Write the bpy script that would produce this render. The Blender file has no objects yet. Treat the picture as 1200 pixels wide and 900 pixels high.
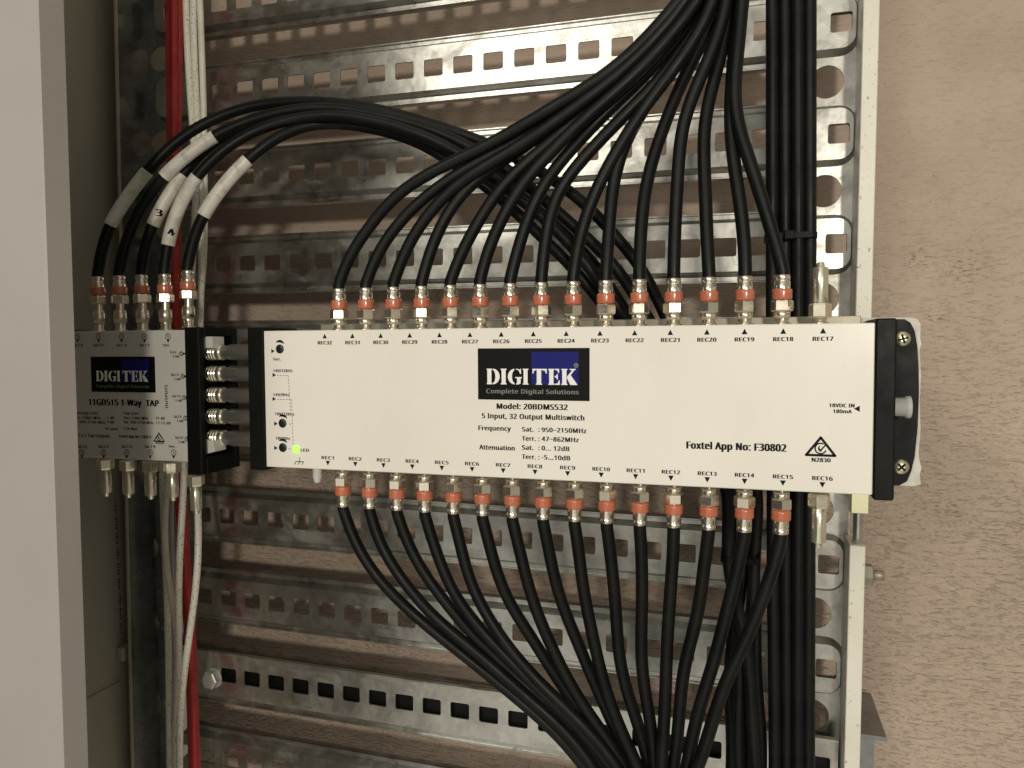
import bpy, math, random
from mathutils import Vector, Matrix

# ------------------------------------------------------------------ camera, world, light
S = 0.001                                   # all shapes below are written in millimetres
scn = bpy.context.scene
COL = scn.collection
YAW, PITCH, ROLL = -0.2982, -0.0473, -0.0054
CAM = Vector((55.6286, -439.3437, 33.0981)); FPX = 897.77
_cy, _sy, _cp, _sp, _cr, _sr = math.cos(YAW), math.sin(YAW), math.cos(PITCH), math.sin(PITCH), math.cos(ROLL), math.sin(ROLL)
FWD = Vector((_sy*_cp, _cy*_cp, _sp)); _rt = Vector((_cy, -_sy, 0)); _up = _rt.cross(FWD)
RT = _rt*_cr + _up*_sr; UP = -_rt*_sr + _up*_cr
cd = bpy.data.cameras.new('camera'); cam = bpy.data.objects.new('camera', cd); COL.objects.link(cam)
cd.sensor_width = 36; cd.lens = 36*FPX/1200; cd.clip_start = 0.01; cd.clip_end = 100
M = Matrix((( RT.x, UP.x, -FWD.x, CAM.x*S), (RT.y, UP.y, -FWD.y, CAM.y*S), (RT.z, UP.z, -FWD.z, CAM.z*S), (0, 0, 0, 1)))
cam.matrix_world = M
scn.camera = cam
scn.render.resolution_x, scn.render.resolution_y = 1024, 768
scn.view_settings.view_transform = 'Standard'; scn.view_settings.look = 'None'
scn.view_settings.exposure = 0.03; scn.view_settings.gamma = 1

world = bpy.data.worlds.new('World'); scn.world = world; world.use_nodes = True
wn = world.node_tree.nodes; wl = world.node_tree.links
for n in list(wn): wn.remove(n)
wo = wn.new('ShaderNodeOutputWorld'); wb = wn.new('ShaderNodeBackground'); wtc = wn.new('ShaderNodeTexCoord')
wsep = wn.new('ShaderNodeSeparateXYZ'); wr = wn.new('ShaderNodeValToRGB'); wmr = wn.new('ShaderNodeMapRange')
wl.new(wtc.outputs['Generated'], wsep.inputs[0]); wl.new(wsep.outputs['X'], wmr.inputs['Value'])
wmr.inputs['From Min'].default_value = -1; wmr.inputs['From Max'].default_value = 1
wl.new(wmr.outputs[0], wr.inputs[0]); wl.new(wr.outputs[0], wb.inputs['Color']); wl.new(wb.outputs[0], wo.inputs[0])
# a plant room: dim to the left (open cabinet door), brighter behind and to the right of the photographer
e = wr.color_ramp.elements
e[0].position = 0.0; e[0].color = (0.05, 0.046, 0.038, 1)
e[1].position = 1.0; e[1].color = (0.42, 0.39, 0.32, 1)
x = e.new(0.285); x.color = (0.03, 0.028, 0.024, 1)
x = e.new(0.36); x.color = (1.12, 1.07, 0.96, 1)
x = e.new(0.66); x.color = (0.66, 0.62, 0.54, 1)
x = e.new(0.80); x.color = (0.25, 0.225, 0.18, 1)
wb.inputs['Strength'].default_value = 0.80

def area(name, loc, target, size, power, col):
    l = bpy.data.lights.new(name, 'AREA'); l.shape = 'DISK'; l.size = size; l.energy = power; l.color = col
    o = bpy.data.objects.new(name, l); COL.objects.link(o); o.location = loc
    o.rotation_euler = (Vector(target)-Vector(loc)).to_track_quat('-Z', 'Y').to_euler(); return o
area('ceiling_lamp_light', (0.65, -2.0, 0.30), (-0.10, 0.05, 0.0), 0.16, 18, (1.0, 0.93, 0.80))
area('added_soft_light', (-0.80, -2.3, 1.05), (-0.10, 0.05, 0.0), 0.8, 13, (1.0, 0.94, 0.83))  # added broad lamp: softens shadows between the ribs and puts a highlight on them

# ------------------------------------------------------------------ projecting the survey of the photo onto real planes
def at(px, py, Y):
    d = FWD + RT*((px-600)/FPX) - UP*((py-450)/FPX)
    return CAM + d*((Y-CAM.y)/d.y)
def atx(px, py, X):
    d = FWD + RT*((px-600)/FPX) - UP*((py-450)/FPX)
    return CAM + d*((X-CAM.x)/d.x)
def F(px, py): p = at(px, py, 0); return (p.x, p.z)

# ------------------------------------------------------------------ materials
def mat(name, col, rough=.5, metal=0, spec=.5, coat=0, emis=None, es=0):
    m = bpy.data.materials.new(name); m.use_nodes = True
    b = m.node_tree.nodes['Principled BSDF']
    b.inputs['Base Color'].default_value = (*col, 1); b.inputs['Roughness'].default_value = rough
    b.inputs['Metallic'].default_value = metal; b.inputs['Specular IOR Level'].default_value = spec
    b.inputs['Coat Weight'].default_value = coat; b.inputs['Coat Roughness'].default_value = .15
    if emis: b.inputs['Emission Color'].default_value = (*emis, 1); b.inputs['Emission Strength'].default_value = es
    return m
def noise(m, scale, stretch=(1,1,1), detail=6, rough=.6, dist=0, rot=None):
    nt = m.node_tree
    tc = nt.nodes.new('ShaderNodeTexCoord'); mp = nt.nodes.new('ShaderNodeMapping'); n = nt.nodes.new('ShaderNodeTexNoise')
    mp.inputs['Scale'].default_value = stretch
    if rot: mp.inputs['Rotation'].default_value = rot
    n.inputs['Scale'].default_value = scale; n.inputs['Detail'].default_value = detail; n.inputs['Roughness'].default_value = rough
    n.inputs['Distortion'].default_value = dist
    nt.links.new(tc.outputs['Object'], mp.inputs[0]); nt.links.new(mp.outputs[0], n.inputs['Vector'])
    return n.outputs['Fac']
def ramp(m, src, stops):
    r = m.node_tree.nodes.new('ShaderNodeValToRGB'); el = r.color_ramp.elements
    el[0].position, el[0].color = stops[0][0], (*stops[0][1], 1); el[1].position, el[1].color = stops[-1][0], (*stops[-1][1], 1)
    for p, c in stops[1:-1]: q = el.new(p); q.color = (*c, 1)
    m.node_tree.links.new(src, r.inputs[0]); return r.outputs[0]
def g(v): return (v, v, v)
def mixc(m, fac, a, b, mode='MIX'):
    n = m.node_tree.nodes.new('ShaderNodeMix'); n.data_type = 'RGBA'; n.blend_type = mode
    L = m.node_tree.links
    for s, v in ((0, fac), (6, a), (7, b)):
        if isinstance(v, (int, float)): n.inputs[s].default_value = v
        elif isinstance(v, tuple): n.inputs[s].default_value = (*v, 1)
        else: L.new(v, n.inputs[s])
    return n.outputs[2]
def math_(m, op, a, b=0.):
    n = m.node_tree.nodes.new('ShaderNodeMath'); n.operation = op
    for i, v in enumerate((a, b)):
        if isinstance(v, (int, float)): n.inputs[i].default_value = v
        else: m.node_tree.links.new(v, n.inputs[i])
    return n.outputs[0]
def setin(m, name, src): m.node_tree.links.new(src, m.node_tree.nodes['Principled BSDF'].inputs[name])
def bump(m, src, dist, strength=1.0):
    b = m.node_tree.nodes.new('ShaderNodeBump'); b.inputs['Distance'].default_value = dist; b.inputs['Strength'].default_value = strength
    m.node_tree.links.new(src, b.inputs['Height']); setin(m, 'Normal', b.outputs[0])

M_ = {}
m = M_['housing'] = mat('cream_enamel', (.78, .72, .62), .32, coat=.5)
n1 = noise(m, 14); setin(m, 'Base Color', ramp(m, n1, [(.3, (.77, .735, .66)), (.7, (.81, .78, .705))]))
setin(m, 'Roughness', ramp(m, noise(m, 30, (1, 1, .35)), [(.3, g(.20)), (.7, g(.42))]))
bump(m, noise(m, 9, (1, 1, .3), detail=3), .0012, .35)
m = M_['tap_housing'] = mat('grey_enamel', (.52, .50, .46), .4)
setin(m, 'Base Color', ramp(m, noise(m, 20), [(.3, (.56, .55, .51)), (.7, (.61, .60, .56))]))
m = M_['black'] = mat('black_plastic', (.006, .006, .0055), .55, spec=.14)
bump(m, noise(m, 900, detail=2), .00008, .5)
setin(m, 'Roughness', ramp(m, noise(m, 60), [(.3, g(.34)), (.7, g(.58))]))
m = M_['jacket'] = mat('cable_jacket', (.005, .005, .005), .45, spec=.2)
setin(m, 'Roughness', ramp(m, noise(m, 45, detail=8), [(.3, g(.36)), (.7, g(.55))]))
setin(m, 'Base Color', ramp(m, noise(m, 25, detail=8, rough=.75), [(.45, (.0045, .0045, .0045)), (.8, (.015, .014, .012))]))
m = M_['nickel'] = mat('nickel', (.82, .76, .63), .24, .96)
setin(m, 'Roughness', ramp(m, noise(m, 200), [(.3, g(.18)), (.7, g(.30))]))
m = M_['nickel_dark'] = mat('threaded_nickel', (.50, .47, .38), .3, 1)
m = M_['brass'] = mat('yellow_nickel', (.78, .74, .59), .2, .85)
setin(m, 'Roughness', ramp(m, noise(m, 200), [(.3, g(.14)), (.7, g(.30))]))
m = M_['band'] = mat('orange_band', (.50, .15, .08), .25, coat=.6)
b_ = m.node_tree.nodes['Principled BSDF']; b_.inputs['Subsurface Weight'].default_value = .15; b_.inputs['Subsurface Radius'].default_value = (.002, .0008, .0004)
m = M_['sleeve_grey'] = mat('grey_metal_sleeve', (.36, .35, .325), .4, .85)
m = M_['marker'] = mat('white_marker_sleeve', (.70, .68, .62), .42)
setin(m, 'Base Color', ramp(m, noise(m, 120, detail=8), [(.33, (.48, .45, .38)), (.5, (.70, .68, .61)), (.8, (.74, .72, .66))]))
m = M_['ink'] = mat('black_print', (.008, .007, .007), .6, spec=.12)
m = M_['ink_grey'] = mat('grey_print', (.17, .17, .165), .5)
m = M_['ink_white'] = mat('white_print', (.84, .83, .80), .4)
m = M_['logo_black'] = mat('glossy_black_label', (.005, .0045, .004), .3, spec=.16)
m = M_['logo_blue'] = mat('glossy_blue_label', (.012, .014, .15), .3, spec=.16)
m = M_['logo_blue_dark'] = mat('dark_blue_label', (.008, .010, .085), .25)
m = M_['led'] = mat('green_led', (.3, .8, .1), .3, emis=(.30, 1.0, .06), es=1.3)
m = M_['knob'] = mat('black_knob', (.008, .008, .008), .35)
m = M_['white_plastic'] = mat('white_plastic', (.62, .61, .57), .4)
m = M_['board'] = mat('white_board', (.66, .63, .56), .6)
setin(m, 'Base Color', ramp(m, noise(m, 90), [(.35, (.50, .47, .40)), (.6, (.68, .65, .58))]))
m = M_['back_plate'] = mat('dull_back_plate', (.30, .28, .22), .45, .6)
m = M_['jack_grey'] = mat('frosted_jack', (.45, .45, .42), .5)
m = M_['bolt_zinc'] = mat('zinc_bolt', (.50, .50, .47), .38, .45)
m = M_['zinc_screw'] = mat('yellow_zinc', (.62, .60, .40), .35, .9)

def galv(name, c0, c1, r0, r1, metal, dust):
    m = mat(name, c0, .4, metal)
    vor = m.node_tree.nodes.new('ShaderNodeTexVoronoi'); tc = m.node_tree.nodes.new('ShaderNodeTexCoord')
    vor.inputs['Scale'].default_value = 110; m.node_tree.links.new(tc.outputs['Object'], vor.inputs['Vector'])
    sp = m.node_tree.nodes.new('ShaderNodeSeparateColor'); m.node_tree.links.new(vor.outputs['Color'], sp.inputs[0])
    cl = noise(m, 22, detail=8, rough=.65, dist=.6)
    mx = math_(m, 'ADD', math_(m, 'MULTIPLY', sp.outputs[0], .12), math_(m, 'MULTIPLY', cl, .88))
    colr = ramp(m, mx, [(.3, c0), (.7, c1)])
    d = ramp(m, noise(m, 16, (1, 1, 1.6), detail=10, rough=.72, dist=.4), [(.50, g(0)), (.66, g(dust))])
    d2 = ramp(m, noise(m, 420, detail=2), [(.66, g(0)), (.72, g(.8))])
    dd = math_(m, 'MAXIMUM', d, math_(m, 'MULTIPLY', d2, .4))
    setin(m, 'Base Color', mixc(m, dd, colr, (.20, .175, .14)))
    setin(m, 'Metallic', math_(m, 'SUBTRACT', metal, math_(m, 'MULTIPLY', dd, metal*.9)))
    setin(m, 'Roughness', math_(m, 'ADD', ramp(m, mx, [(.3, g(r0)), (.7, g(r1))]), math_(m, 'MULTIPLY', dd, .2)))
    bump(m, math_(m, 'ADD', noise(m, 30, detail=3), math_(m, 'MULTIPLY', dd, .05)), .0009, .6)
    return m
M_['galv'] = galv('galvanised_steel', (.33, .325, .295), (.60, .595, .55), .25, .38, .97, .5)
M_['galv_clean'] = galv('galvanised_steel_strip', (.38, .37, .33), (.68, .67, .62), .26, .40, .92, .55)
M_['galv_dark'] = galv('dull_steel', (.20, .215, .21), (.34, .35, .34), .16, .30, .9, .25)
M_['cover'] = mat('highlight_cover', (.55, .56, .55), .17, .95); bump(M_['cover'], noise(M_['cover'], 24, (1, 1, .5), detail=3), .0015, .6)  # base colour lightened to give the bulge its highlight
m = M_['post'] = mat('cream_post_paint', (.66, .62, .52), .45)
sp_ = ramp(m, noise(m, 330, detail=3), [(.30, g(0)), (.36, g(1))])
setin(m, 'Base Color', mixc(m, sp_, (.30, .27, .20), ramp(m, noise(m, 18), [(.3, (.70, .67, .57)), (.7, (.80, .78, .69))])))
m = M_['bright_edge'] = mat('bare_steel_edge', (.62, .60, .52), .35, .8)

m = M_['cabinet'] = mat('cabinet_paint', (.34, .30, .28), .5)
setin(m, 'Base Color', ramp(m, noise(m, 5, detail=8), [(.3, (.37, .345, .325)), (.7, (.42, .395, .375))]))
bump(m, noise(m, 700, detail=2), .00006, .6)
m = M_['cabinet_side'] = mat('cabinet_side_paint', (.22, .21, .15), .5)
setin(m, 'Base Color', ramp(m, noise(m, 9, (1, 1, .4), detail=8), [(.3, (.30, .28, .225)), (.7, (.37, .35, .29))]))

# rendered wall: trowelled coating with short horizontal ripples, rougher towards the bottom
m = M_['wall'] = mat('wall_render', (.42, .32, .24), .75)
tc = m.node_tree.nodes.new('ShaderNodeTexCoord'); sx = m.node_tree.nodes.new('ShaderNodeSeparateXYZ')
m.node_tree.links.new(tc.outputs['Object'], sx.inputs[0])
mr = m.node_tree.nodes.new('ShaderNodeMapRange'); mr.inputs['From Min'].default_value = .16; mr.inputs['From Max'].default_value = -.10
mr.inputs['To Min'].default_value = .32; mr.inputs['To Max'].default_value = 1
m.node_tree.links.new(sx.outputs['Z'], mr.inputs['Value'])
rip = noise(m, 105, (1, 1, 3.4), detail=3, rough=.5, dist=1.3)
rip2 = noise(m, 230, (1, 1, 3.0), detail=2, rough=.5, dist=.8)
cloud = noise(m, 7, detail=6)
ripm = math_(m, 'ADD', rip, math_(m, 'MULTIPLY', rip2, .35))
crack = ramp(m, ripm, [(.45, g(1)), (.62, g(0))])
crk = math_(m, 'MULTIPLY', crack, mr.outputs[0])
pit = ramp(m, noise(m, 240, (1, 1, 1.8), detail=2, dist=.5), [(.255, g(1)), (.285, g(0))])
base = ramp(m, cloud, [(.28, (.38, .30, .23)), (.5, (.46, .36, .285)), (.72, (.53, .42, .345))])
base = mixc(m, math_(m, 'MULTIPLY', crk, .20), base, (.17, .12, .085))
base = mixc(m, math_(m, 'MULTIPLY', pit, .6), base, (.12, .085, .06))
for cx_, cz_, rad_ in ((.178, .098, .016), (.206, .090, .020), (.19, .055, .012), (.20, -.09, .014)):   # chipped, stained spots
    vd_ = m.node_tree.nodes.new('ShaderNodeVectorMath'); vd_.operation = 'DISTANCE'; vd_.inputs[1].default_value = (cx_, .2, cz_)
    m.node_tree.links.new(tc.outputs['Object'], vd_.inputs[0])
    near_ = ramp(m, math_(m, 'DIVIDE', vd_.outputs['Value'], rad_), [(.3, g(1)), (1.0, g(0))])
    st_ = ramp(m, noise(m, 210, (1, 1, 3.0), detail=4, dist=.6), [(.36, g(1)), (.47, g(0))])
    base = mixc(m, math_(m, 'MULTIPLY', near_, math_(m, 'MULTIPLY', st_, .75)), base, (.13, .10, .075))
setin(m, 'Base Color', base)
bump(m, math_(m, 'MULTIPLY', math_(m, 'SUBTRACT', ripm, math_(m, 'MULTIPLY', crack, .25)), mr.outputs[0]), .0021, .9)

def wirepaint(name, c, c2, sc, lo, hi):
    m = mat(name, c, .38)
    setin(m, 'Base Color', ramp(m, noise(m, sc, (1.6, 1.6, 1), detail=3), [(lo, c2), (hi, c)])); return m
M_['red_wire'] = wirepaint('red_sheath', (.55, .045, .045), (.40, .025, .028), 60, .3, .6)
M_['white_wire'] = wirepaint('white_sheath', (.80, .77, .68), (.62, .58, .48), 40, .3, .6)
M_['speckled_wire'] = wirepaint('speckled_white_sheath', (.76, .73, .64), (.16, .15, .12), 520, .34, .42)

# ------------------------------------------------------------------ mesh builder
class MB:
    def __init__(s): s.v = []; s.f = []; s.sm = []
    def add(s, vs, fs, smooth=False):
        o = len(s.v); s.v += [tuple(v) for v in vs]; s.f += [tuple(i+o for i in f) for f in fs]; s.sm += [smooth]*len(fs); return s
    def box(s, x0, x1, y0, y1, z0, z1, b=0.0):
        if b <= 0:
            return s.add([(x0,y0,z0),(x1,y0,z0),(x1,y1,z0),(x0,y1,z0),(x0,y0,z1),(x1,y0,z1),(x1,y1,z1),(x0,y1,z1)],
                  [(0,3,2,1),(4,5,6,7),(0,1,5,4),(1,2,6,5),(2,3,7,6),(3,0,4,7)])
        # chamfered box
        X, Y, Z = (x0, x1), (y0, y1), (z0, z1); vs = []; idx = {}
        for i in (0, 1):
            for j in (0, 1):
                for k in (0, 1):
                    sx = b if i == 0 else -b; sy = b if j == 0 else -b; sz = b if k == 0 else -b
                    for a, p in enumerate([(X[i], Y[j]+sy, Z[k]+sz), (X[i]+sx, Y[j], Z[k]+sz), (X[i]+sx, Y[j]+sy, Z[k])]):
                        idx[(i,j,k,a)] = len(vs); vs.append(p)
        fs = []
        def q(*k): fs.append(tuple(idx[t] for t in k))
        for i in (0, 1): q((i,0,0,0),(i,1,0,0),(i,1,1,0),(i,0,1,0))
        for j in (0, 1): q((0,j,0,1),(1,j,0,1),(1,j,1,1),(0,j,1,1))
        for k in (0, 1): q((0,0,k,2),(1,0,k,2),(1,1,k,2),(0,1,k,2))
        for i in (0, 1):
            for j in (0, 1): q((i,j,0,0),(i,j,1,0),(i,j,1,1),(i,j,0,1))
        for i in (0, 1):
            for k in (0, 1): q((i,0,k,0),(i,1,k,0),(i,1,k,2),(i,0,k,2))
        for j in (0, 1):
            for k in (0, 1): q((0,j,k,1),(1,j,k,1),(1,j,k,2),(0,j,k,2))
        for i in (0, 1):
            for j in (0, 1):
                for k in (0, 1): q((i,j,k,0),(i,j,k,1),(i,j,k,2))
        return s.add(vs, fs)
    def lathe(s, o, axis, prof, n=24, rot=0, smooth=True):
        """prof: (distance along axis, radius)"""
        o = Vector(o); a = Vector(axis).normalized(); u = a.orthogonal().normalized(); w = a.cross(u)
        vs = []; fs = []
        for (h, r) in prof:
            for k in range(n):
                t = rot+2*math.pi*k/n; vs.append(o+a*h+(u*math.cos(t)+w*math.sin(t))*r)
        for i in range(len(prof)-1):
            for k in range(n):
                k2 = (k+1) % n; fs.append((i*n+k, i*n+k2, (i+1)*n+k2, (i+1)*n+k))
        s.add(vs, fs, smooth)
        m0 = len(prof)-1
        s.add([vs[k] for k in range(n)], [tuple(reversed(range(n)))]); s.add([vs[m0*n+k] for k in range(n)], [tuple(range(n))])
        return s
    def cyl(s, o, axis, h, r, n=24, rot=0, smooth=True, c=0.4):
        c = min(c, h*.3, r*.3); return s.lathe(o, axis, [(0, r-c), (c, r), (h-c, r), (h, r-c)], n, rot, smooth)
    def hexa(s, o, axis, h, r, rot=0):
        """hexagonal nut with rounded ends; r = corner radius"""
        return s.lathe(o, axis, [(0, r*.88), (h*.12, r), (h*.88, r), (h, r*.88)], 6, rot, False)
    def tube(s, pts, r, n=14, caps=True):
        vs = []; fs = []; N = len(pts); t0 = (pts[1]-pts[0]).normalized(); u = t0.orthogonal().normalized()
        for i, p in enumerate(pts):
            t = (pts[min(i+1, N-1)]-pts[max(i-1, 0)]).normalized(); u = (u-t*u.dot(t)).normalized(); w = t.cross(u)
            for k in range(n):
                a = 2*math.pi*k/n; vs.append(p+(u*math.cos(a)+w*math.sin(a))*r)
        for i in range(N-1):
            for k in range(n):
                k2 = (k+1) % n; fs.append((i*n+k, i*n+k2, (i+1)*n+k2, (i+1)*n+k))
        s.add(vs, fs, True)
        if caps: s.add([vs[k] for k in range(n)], [tuple(reversed(range(n)))]); s.add([vs[(N-1)*n+k] for k in range(n)], [tuple(range(n))])
        return s
    def prism(s, pts, y0, y1):
        """outline in X,Z extruded along Y"""
        n = len(pts); vs = [(x, y0, z) for x, z in pts]+[(x, y1, z) for x, z in pts]
        fs = [tuple(range(n)), tuple(range(2*n-1, n-1, -1))]+[(i, i+n, (i+1) % n+n, (i+1) % n) for i in range(n)]
        return s.add(vs, fs)
    def mesh(s, name, material, org=(0,0,0)):
        me = bpy.data.meshes.new(name); ox, oy, oz = org
        me.from_pydata([((x-ox)*S, (y-oy)*S, (z-oz)*S) for x, y, z in s.v], [], s.f)
        me.materials.append(material); me.polygons.foreach_set('use_smooth', s.sm); me.validate(); me.update()
        import bmesh
        bm = bmesh.new(); bm.from_mesh(me); bmesh.ops.recalc_face_normals(bm, faces=bm.faces); bm.to_mesh(me); bm.free()
        return me
    def build(s, name, material, parent=None, org=(0,0,0)):
        """org: the parent's own origin in mm"""
        ob = bpy.data.objects.new(name, s.mesh(name, material, org)); COL.objects.link(ob); ob.parent = parent; return ob

def tag(o, label=None, cat=None, group=None, kind=None):
    if label: o['label'] = label
    if cat: o['category'] = cat
    if group: o['group'] = group
    if kind: o['kind'] = kind
    return o
def thing(name, label, cat, loc=(0,0,0), group=None):
    o = bpy.data.objects.new(name, None); COL.objects.link(o); o.location = Vector(loc)*S; o.empty_display_size = .01
    return tag(o, label, cat, group)

def rrect(x0, x1, z0, z1, r, n=4):
    pts = []
    for cx, cz, a0 in ((x1-r, z1-r, 0), (x0+r, z1-r, 90), (x0+r, z0+r, 180), (x1-r, z0+r, 270)):
        for k in range(n+1):
            a = math.radians(a0+90*k/n); pts.append((cx+r*math.cos(a), cz+r*math.sin(a)))
    return pts
def circ(cx, cz, r, n=28): return [(cx+r*math.cos(2*math.pi*k/n), cz+r*math.sin(2*math.pi*k/n)) for k in range(n)]
def curve_mesh(cu):
    o = bpy.data.objects.new('tmp', cu); COL.objects.link(o); bpy.context.view_layer.update()
    me = bpy.data.meshes.new_from_object(o.evaluated_get(bpy.context.evaluated_depsgraph_get()))
    bpy.data.objects.remove(o); return me
def plate(mb, outer, holes, y0, y1):
    """flat sheet in the XZ plane with holes, thickness y0..y1"""
    cu = bpy.data.curves.new('tmp', 'CURVE'); cu.dimensions = '2D'; cu.fill_mode = 'BOTH'; cu.extrude = (y1-y0)/2
    for lp in [outer]+holes:
        sp = cu.splines.new('POLY'); sp.points.add(len(lp)-1); sp.use_cyclic_u = True
        for i, (x, z) in enumerate(lp): sp.points[i].co = (x, z, 0, 1)
    me = curve_mesh(cu); ym = (y0+y1)/2
    mb.add([(v.co.x, ym+v.co.z, v.co.y) for v in me.vertices], [tuple(p.vertices) for p in me.polygons])
    bpy.data.meshes.remove(me); bpy.data.curves.remove(cu)
_cap = None
FONT = None
try:                                       # Blender's own interface font; the built-in one is used when it is missing
    import os
    _fp = os.path.join(bpy.utils.system_resource('DATAFILES'), 'fonts', 'NotoSansHebrew-Regular.woff2')
    if os.path.exists(_fp): FONT = bpy.data.fonts.load(_fp)
except Exception: FONT = None
def text(mb, st, x0, x1, z, h, bold=.02, y=-.12, align='c', vertical=False):
    """lettering on the face: baseline z, cap height h, fitted between x0 and x1 when x1 is given"""
    global _cap
    def mk(t):
        cu = bpy.data.curves.new('tmp', 'FONT'); cu.body = t; cu.size = 1
        if FONT: cu.font = FONT
        cu.space_character = 1.09; cu.resolution_u = 2; cu.extrude = 0
        me = curve_mesh(cu); r = ([(v.co.x, v.co.y) for v in me.vertices], [tuple(p.vertices) for p in me.polygons])
        bpy.data.meshes.remove(me); bpy.data.curves.remove(cu); return r
    if _cap is None: _cap = max(v[1] for v in mk('H')[0])
    vs, fs = mk(st)
    if not vs: return
    a = min(v[0] for v in vs); b = max(v[0] for v in vs); sz = h/_cap
    sx = (x1-x0)/(b-a) if x1 is not None else sz
    out = [((vx-a)*sx, vy*sz) for vx, vy in vs]
    for k, dx in enumerate((0, -bold*sz*1.5, bold*sz*1.5)):        # heavier strokes: shifted copies, each a hair in front of the last
        yy = y-.02*k
        if vertical: mb.add([(x0-q, yy, z+p+dx) for p, q in out], fs)
        else: mb.add([(x0+p+dx, yy, z+q) for p, q in out], fs)
def textpx(mb, st, px0, px1, pyb, hpx, bold=.02, y=-.12):
    """fit a line of lettering between two surveyed points of the face (baseline at pyb)"""
    a = F(px0, pyb); b = F(px1, pyb+ (px1-px0)*.03); h = abs(F(px0, pyb)[1]-F(px0, pyb-hpx)[1])
    text(mb, st, a[0], b[0], a[1], h, bold, y)
def tri(mb, x, z, w, h, d, y=-.12):
    """printed arrow head; d = u, d, l, r"""
    P = {'u': [(-w/2, -h/2), (w/2, -h/2), (0, h/2)], 'd': [(-w/2, h/2), (w/2, h/2), (0, -h/2)],
         'r': [(-w/2, -h/2), (-w/2, h/2), (w/2, 0)], 'l': [(w/2, -h/2), (w/2, h/2), (-w/2, 0)]}[d]
    mb.add([(x+a, y, z+b) for a, b in P], [(0, 1, 2)])
def poly(mb, pts, y=-.12): mb.add([(x, y, z) for x, z in pts], [tuple(range(len(pts)))])
def ring(mb, cx, cz, r, w, y=-.12, a0=0, a1=360, n=24, taper=False):
    vs = []; fs = []
    for k in range(n+1):
        f = k/n; a = math.radians(a0+(a1-a0)*f); ww = w*(math.sin(f*math.pi)*.8+.2 if taper else 1)
        vs += [(cx+(r-ww/2)*math.cos(a), y, cz+(r-ww/2)*math.sin(a)), (cx+(r+ww/2)*math.cos(a), y, cz+(r+ww/2)*math.sin(a))]
    for k in range(n): fs.append((2*k, 2*k+1, 2*k+3, 2*k+2))
    mb.add(vs, fs)
def seg(mb, a, b, w, y=-.12):
    a = Vector(a); b = Vector(b); t = (b-a).normalized(); n = Vector((-t.y, t.x))*w/2
    mb.add([(p.x, y, p.y) for p in (a-n, b-n, b+n, a+n)], [(0, 1, 2, 3)])
def dashed(mb, a, b, w, d=1.2, gap=1.0):
    a = Vector(a); b = Vector(b); L = (b-a).length; t = (b-a)/L; q = 0
    while q < L: seg(mb, a+t*q, a+t*min(q+d, L), w); q += d+gap

# ------------------------------------------------------------------ large structure: wall, cabinet
wall = MB().box(-900, 1300, 200, 220, -700, 700).build('wall', M_['wall']); tag(wall, kind='structure')

cab = thing('cabinet', 'beige metal cabinet edge and dark side panel along the left of the frame', 'cabinet', (-288, -132, -600))
org = (-288, -132, -600)
MB().box(-800, -288, -132, -115.4, -600, 600, .8).build('front_flange', M_['cabinet'], cab, org)
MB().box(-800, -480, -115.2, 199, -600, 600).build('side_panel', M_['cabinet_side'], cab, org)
mb = MB()                                                        # printed marks and a moulded clip on the side panel
p0 = atx(135, 590, -480); p1 = atx(143, 752, -480)
for k in range(46):
    f = k/46; c = p0.lerp(p1, f); w = 1.5+1.6*((k*7) % 3)/2
    if k % 5 != 4: mb.box(-480, -479.8, c.y-w/3, c.y+w/3, c.z-.7, c.z+.5)
mb.build('printed_marks', M_['ink'], cab, org)
a = atx(136, 768, -480)
MB().box(-480, -472, a.y, 190, a.z-5, a.z+7, .8).build('side_bracket', M_['cabinet_side'], cab, org)
MB().box(-480, -478.6, a.y-60, a.y+3, a.z-26, a.z-24.6).build('panel_seam', M_['cabinet_side'], cab, org)

# ------------------------------------------------------------------ perforated mounting frame
YF, YB = 130.0, 136.0                                            # front of the pressed ribs, back sheet
ROWS = [326.3, 252.2, 178.1, 104.0, 29.9, -44.2, -118.3, -192.4, -266.5, -340.6]
SLOTX = [-89.3+24.85*k for k in range(-14, 9)]
frame = thing('mounting_frame', 'galvanised steel frame of horizontal slotted ribs behind the cables', 'mounting frame', (0, YB, -420))
frame.rotation_euler = (0, math.radians(.5), 0)
FO = (0, YB, -420)
XL, XR = -467, 120.4
for zi, zc in enumerate(ROWS):
    mb = MB()
    out = rrect(XL+12, XR-2.8, zc-17.2, zc+17.2, 9, 6)
    holes = [rrect(x-8.0, min(x+8.0, 115.2), zc-6.6, zc+6.6, 1.4, 2) for x in SLOTX]
    plate(mb, out, holes, YF, YF+1.5)
    n = len(out); o2 = rrect(XL+8.5, XR-.4, zc-20.6, zc+20.6, 12, 6)   # pressed shoulder down to the back sheet
    mb.add([(x, YF+.3, z) for x, z in out]+[(x, YB, z) for x, z in o2], [(i, (i+1) % n, (i+1) % n+n, i+n) for i in range(n)], True)
    for s in (1, -1):                                            # flat lips above and below the rib, each with a folded edge
        za, zb = sorted((zc+s*20.0, zc+s*25))
        mb.box(-432, 88, YB, YB+1.4, za, zb)
        ze = zc+s*25
        mb.box(-430, 86, YB-1.6, YB+6, min(ze, ze-s*1.4), max(ze, ze-s*1.4), .3)
    mb.build('slotted_rib', M_['galv'], frame, FO)
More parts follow.
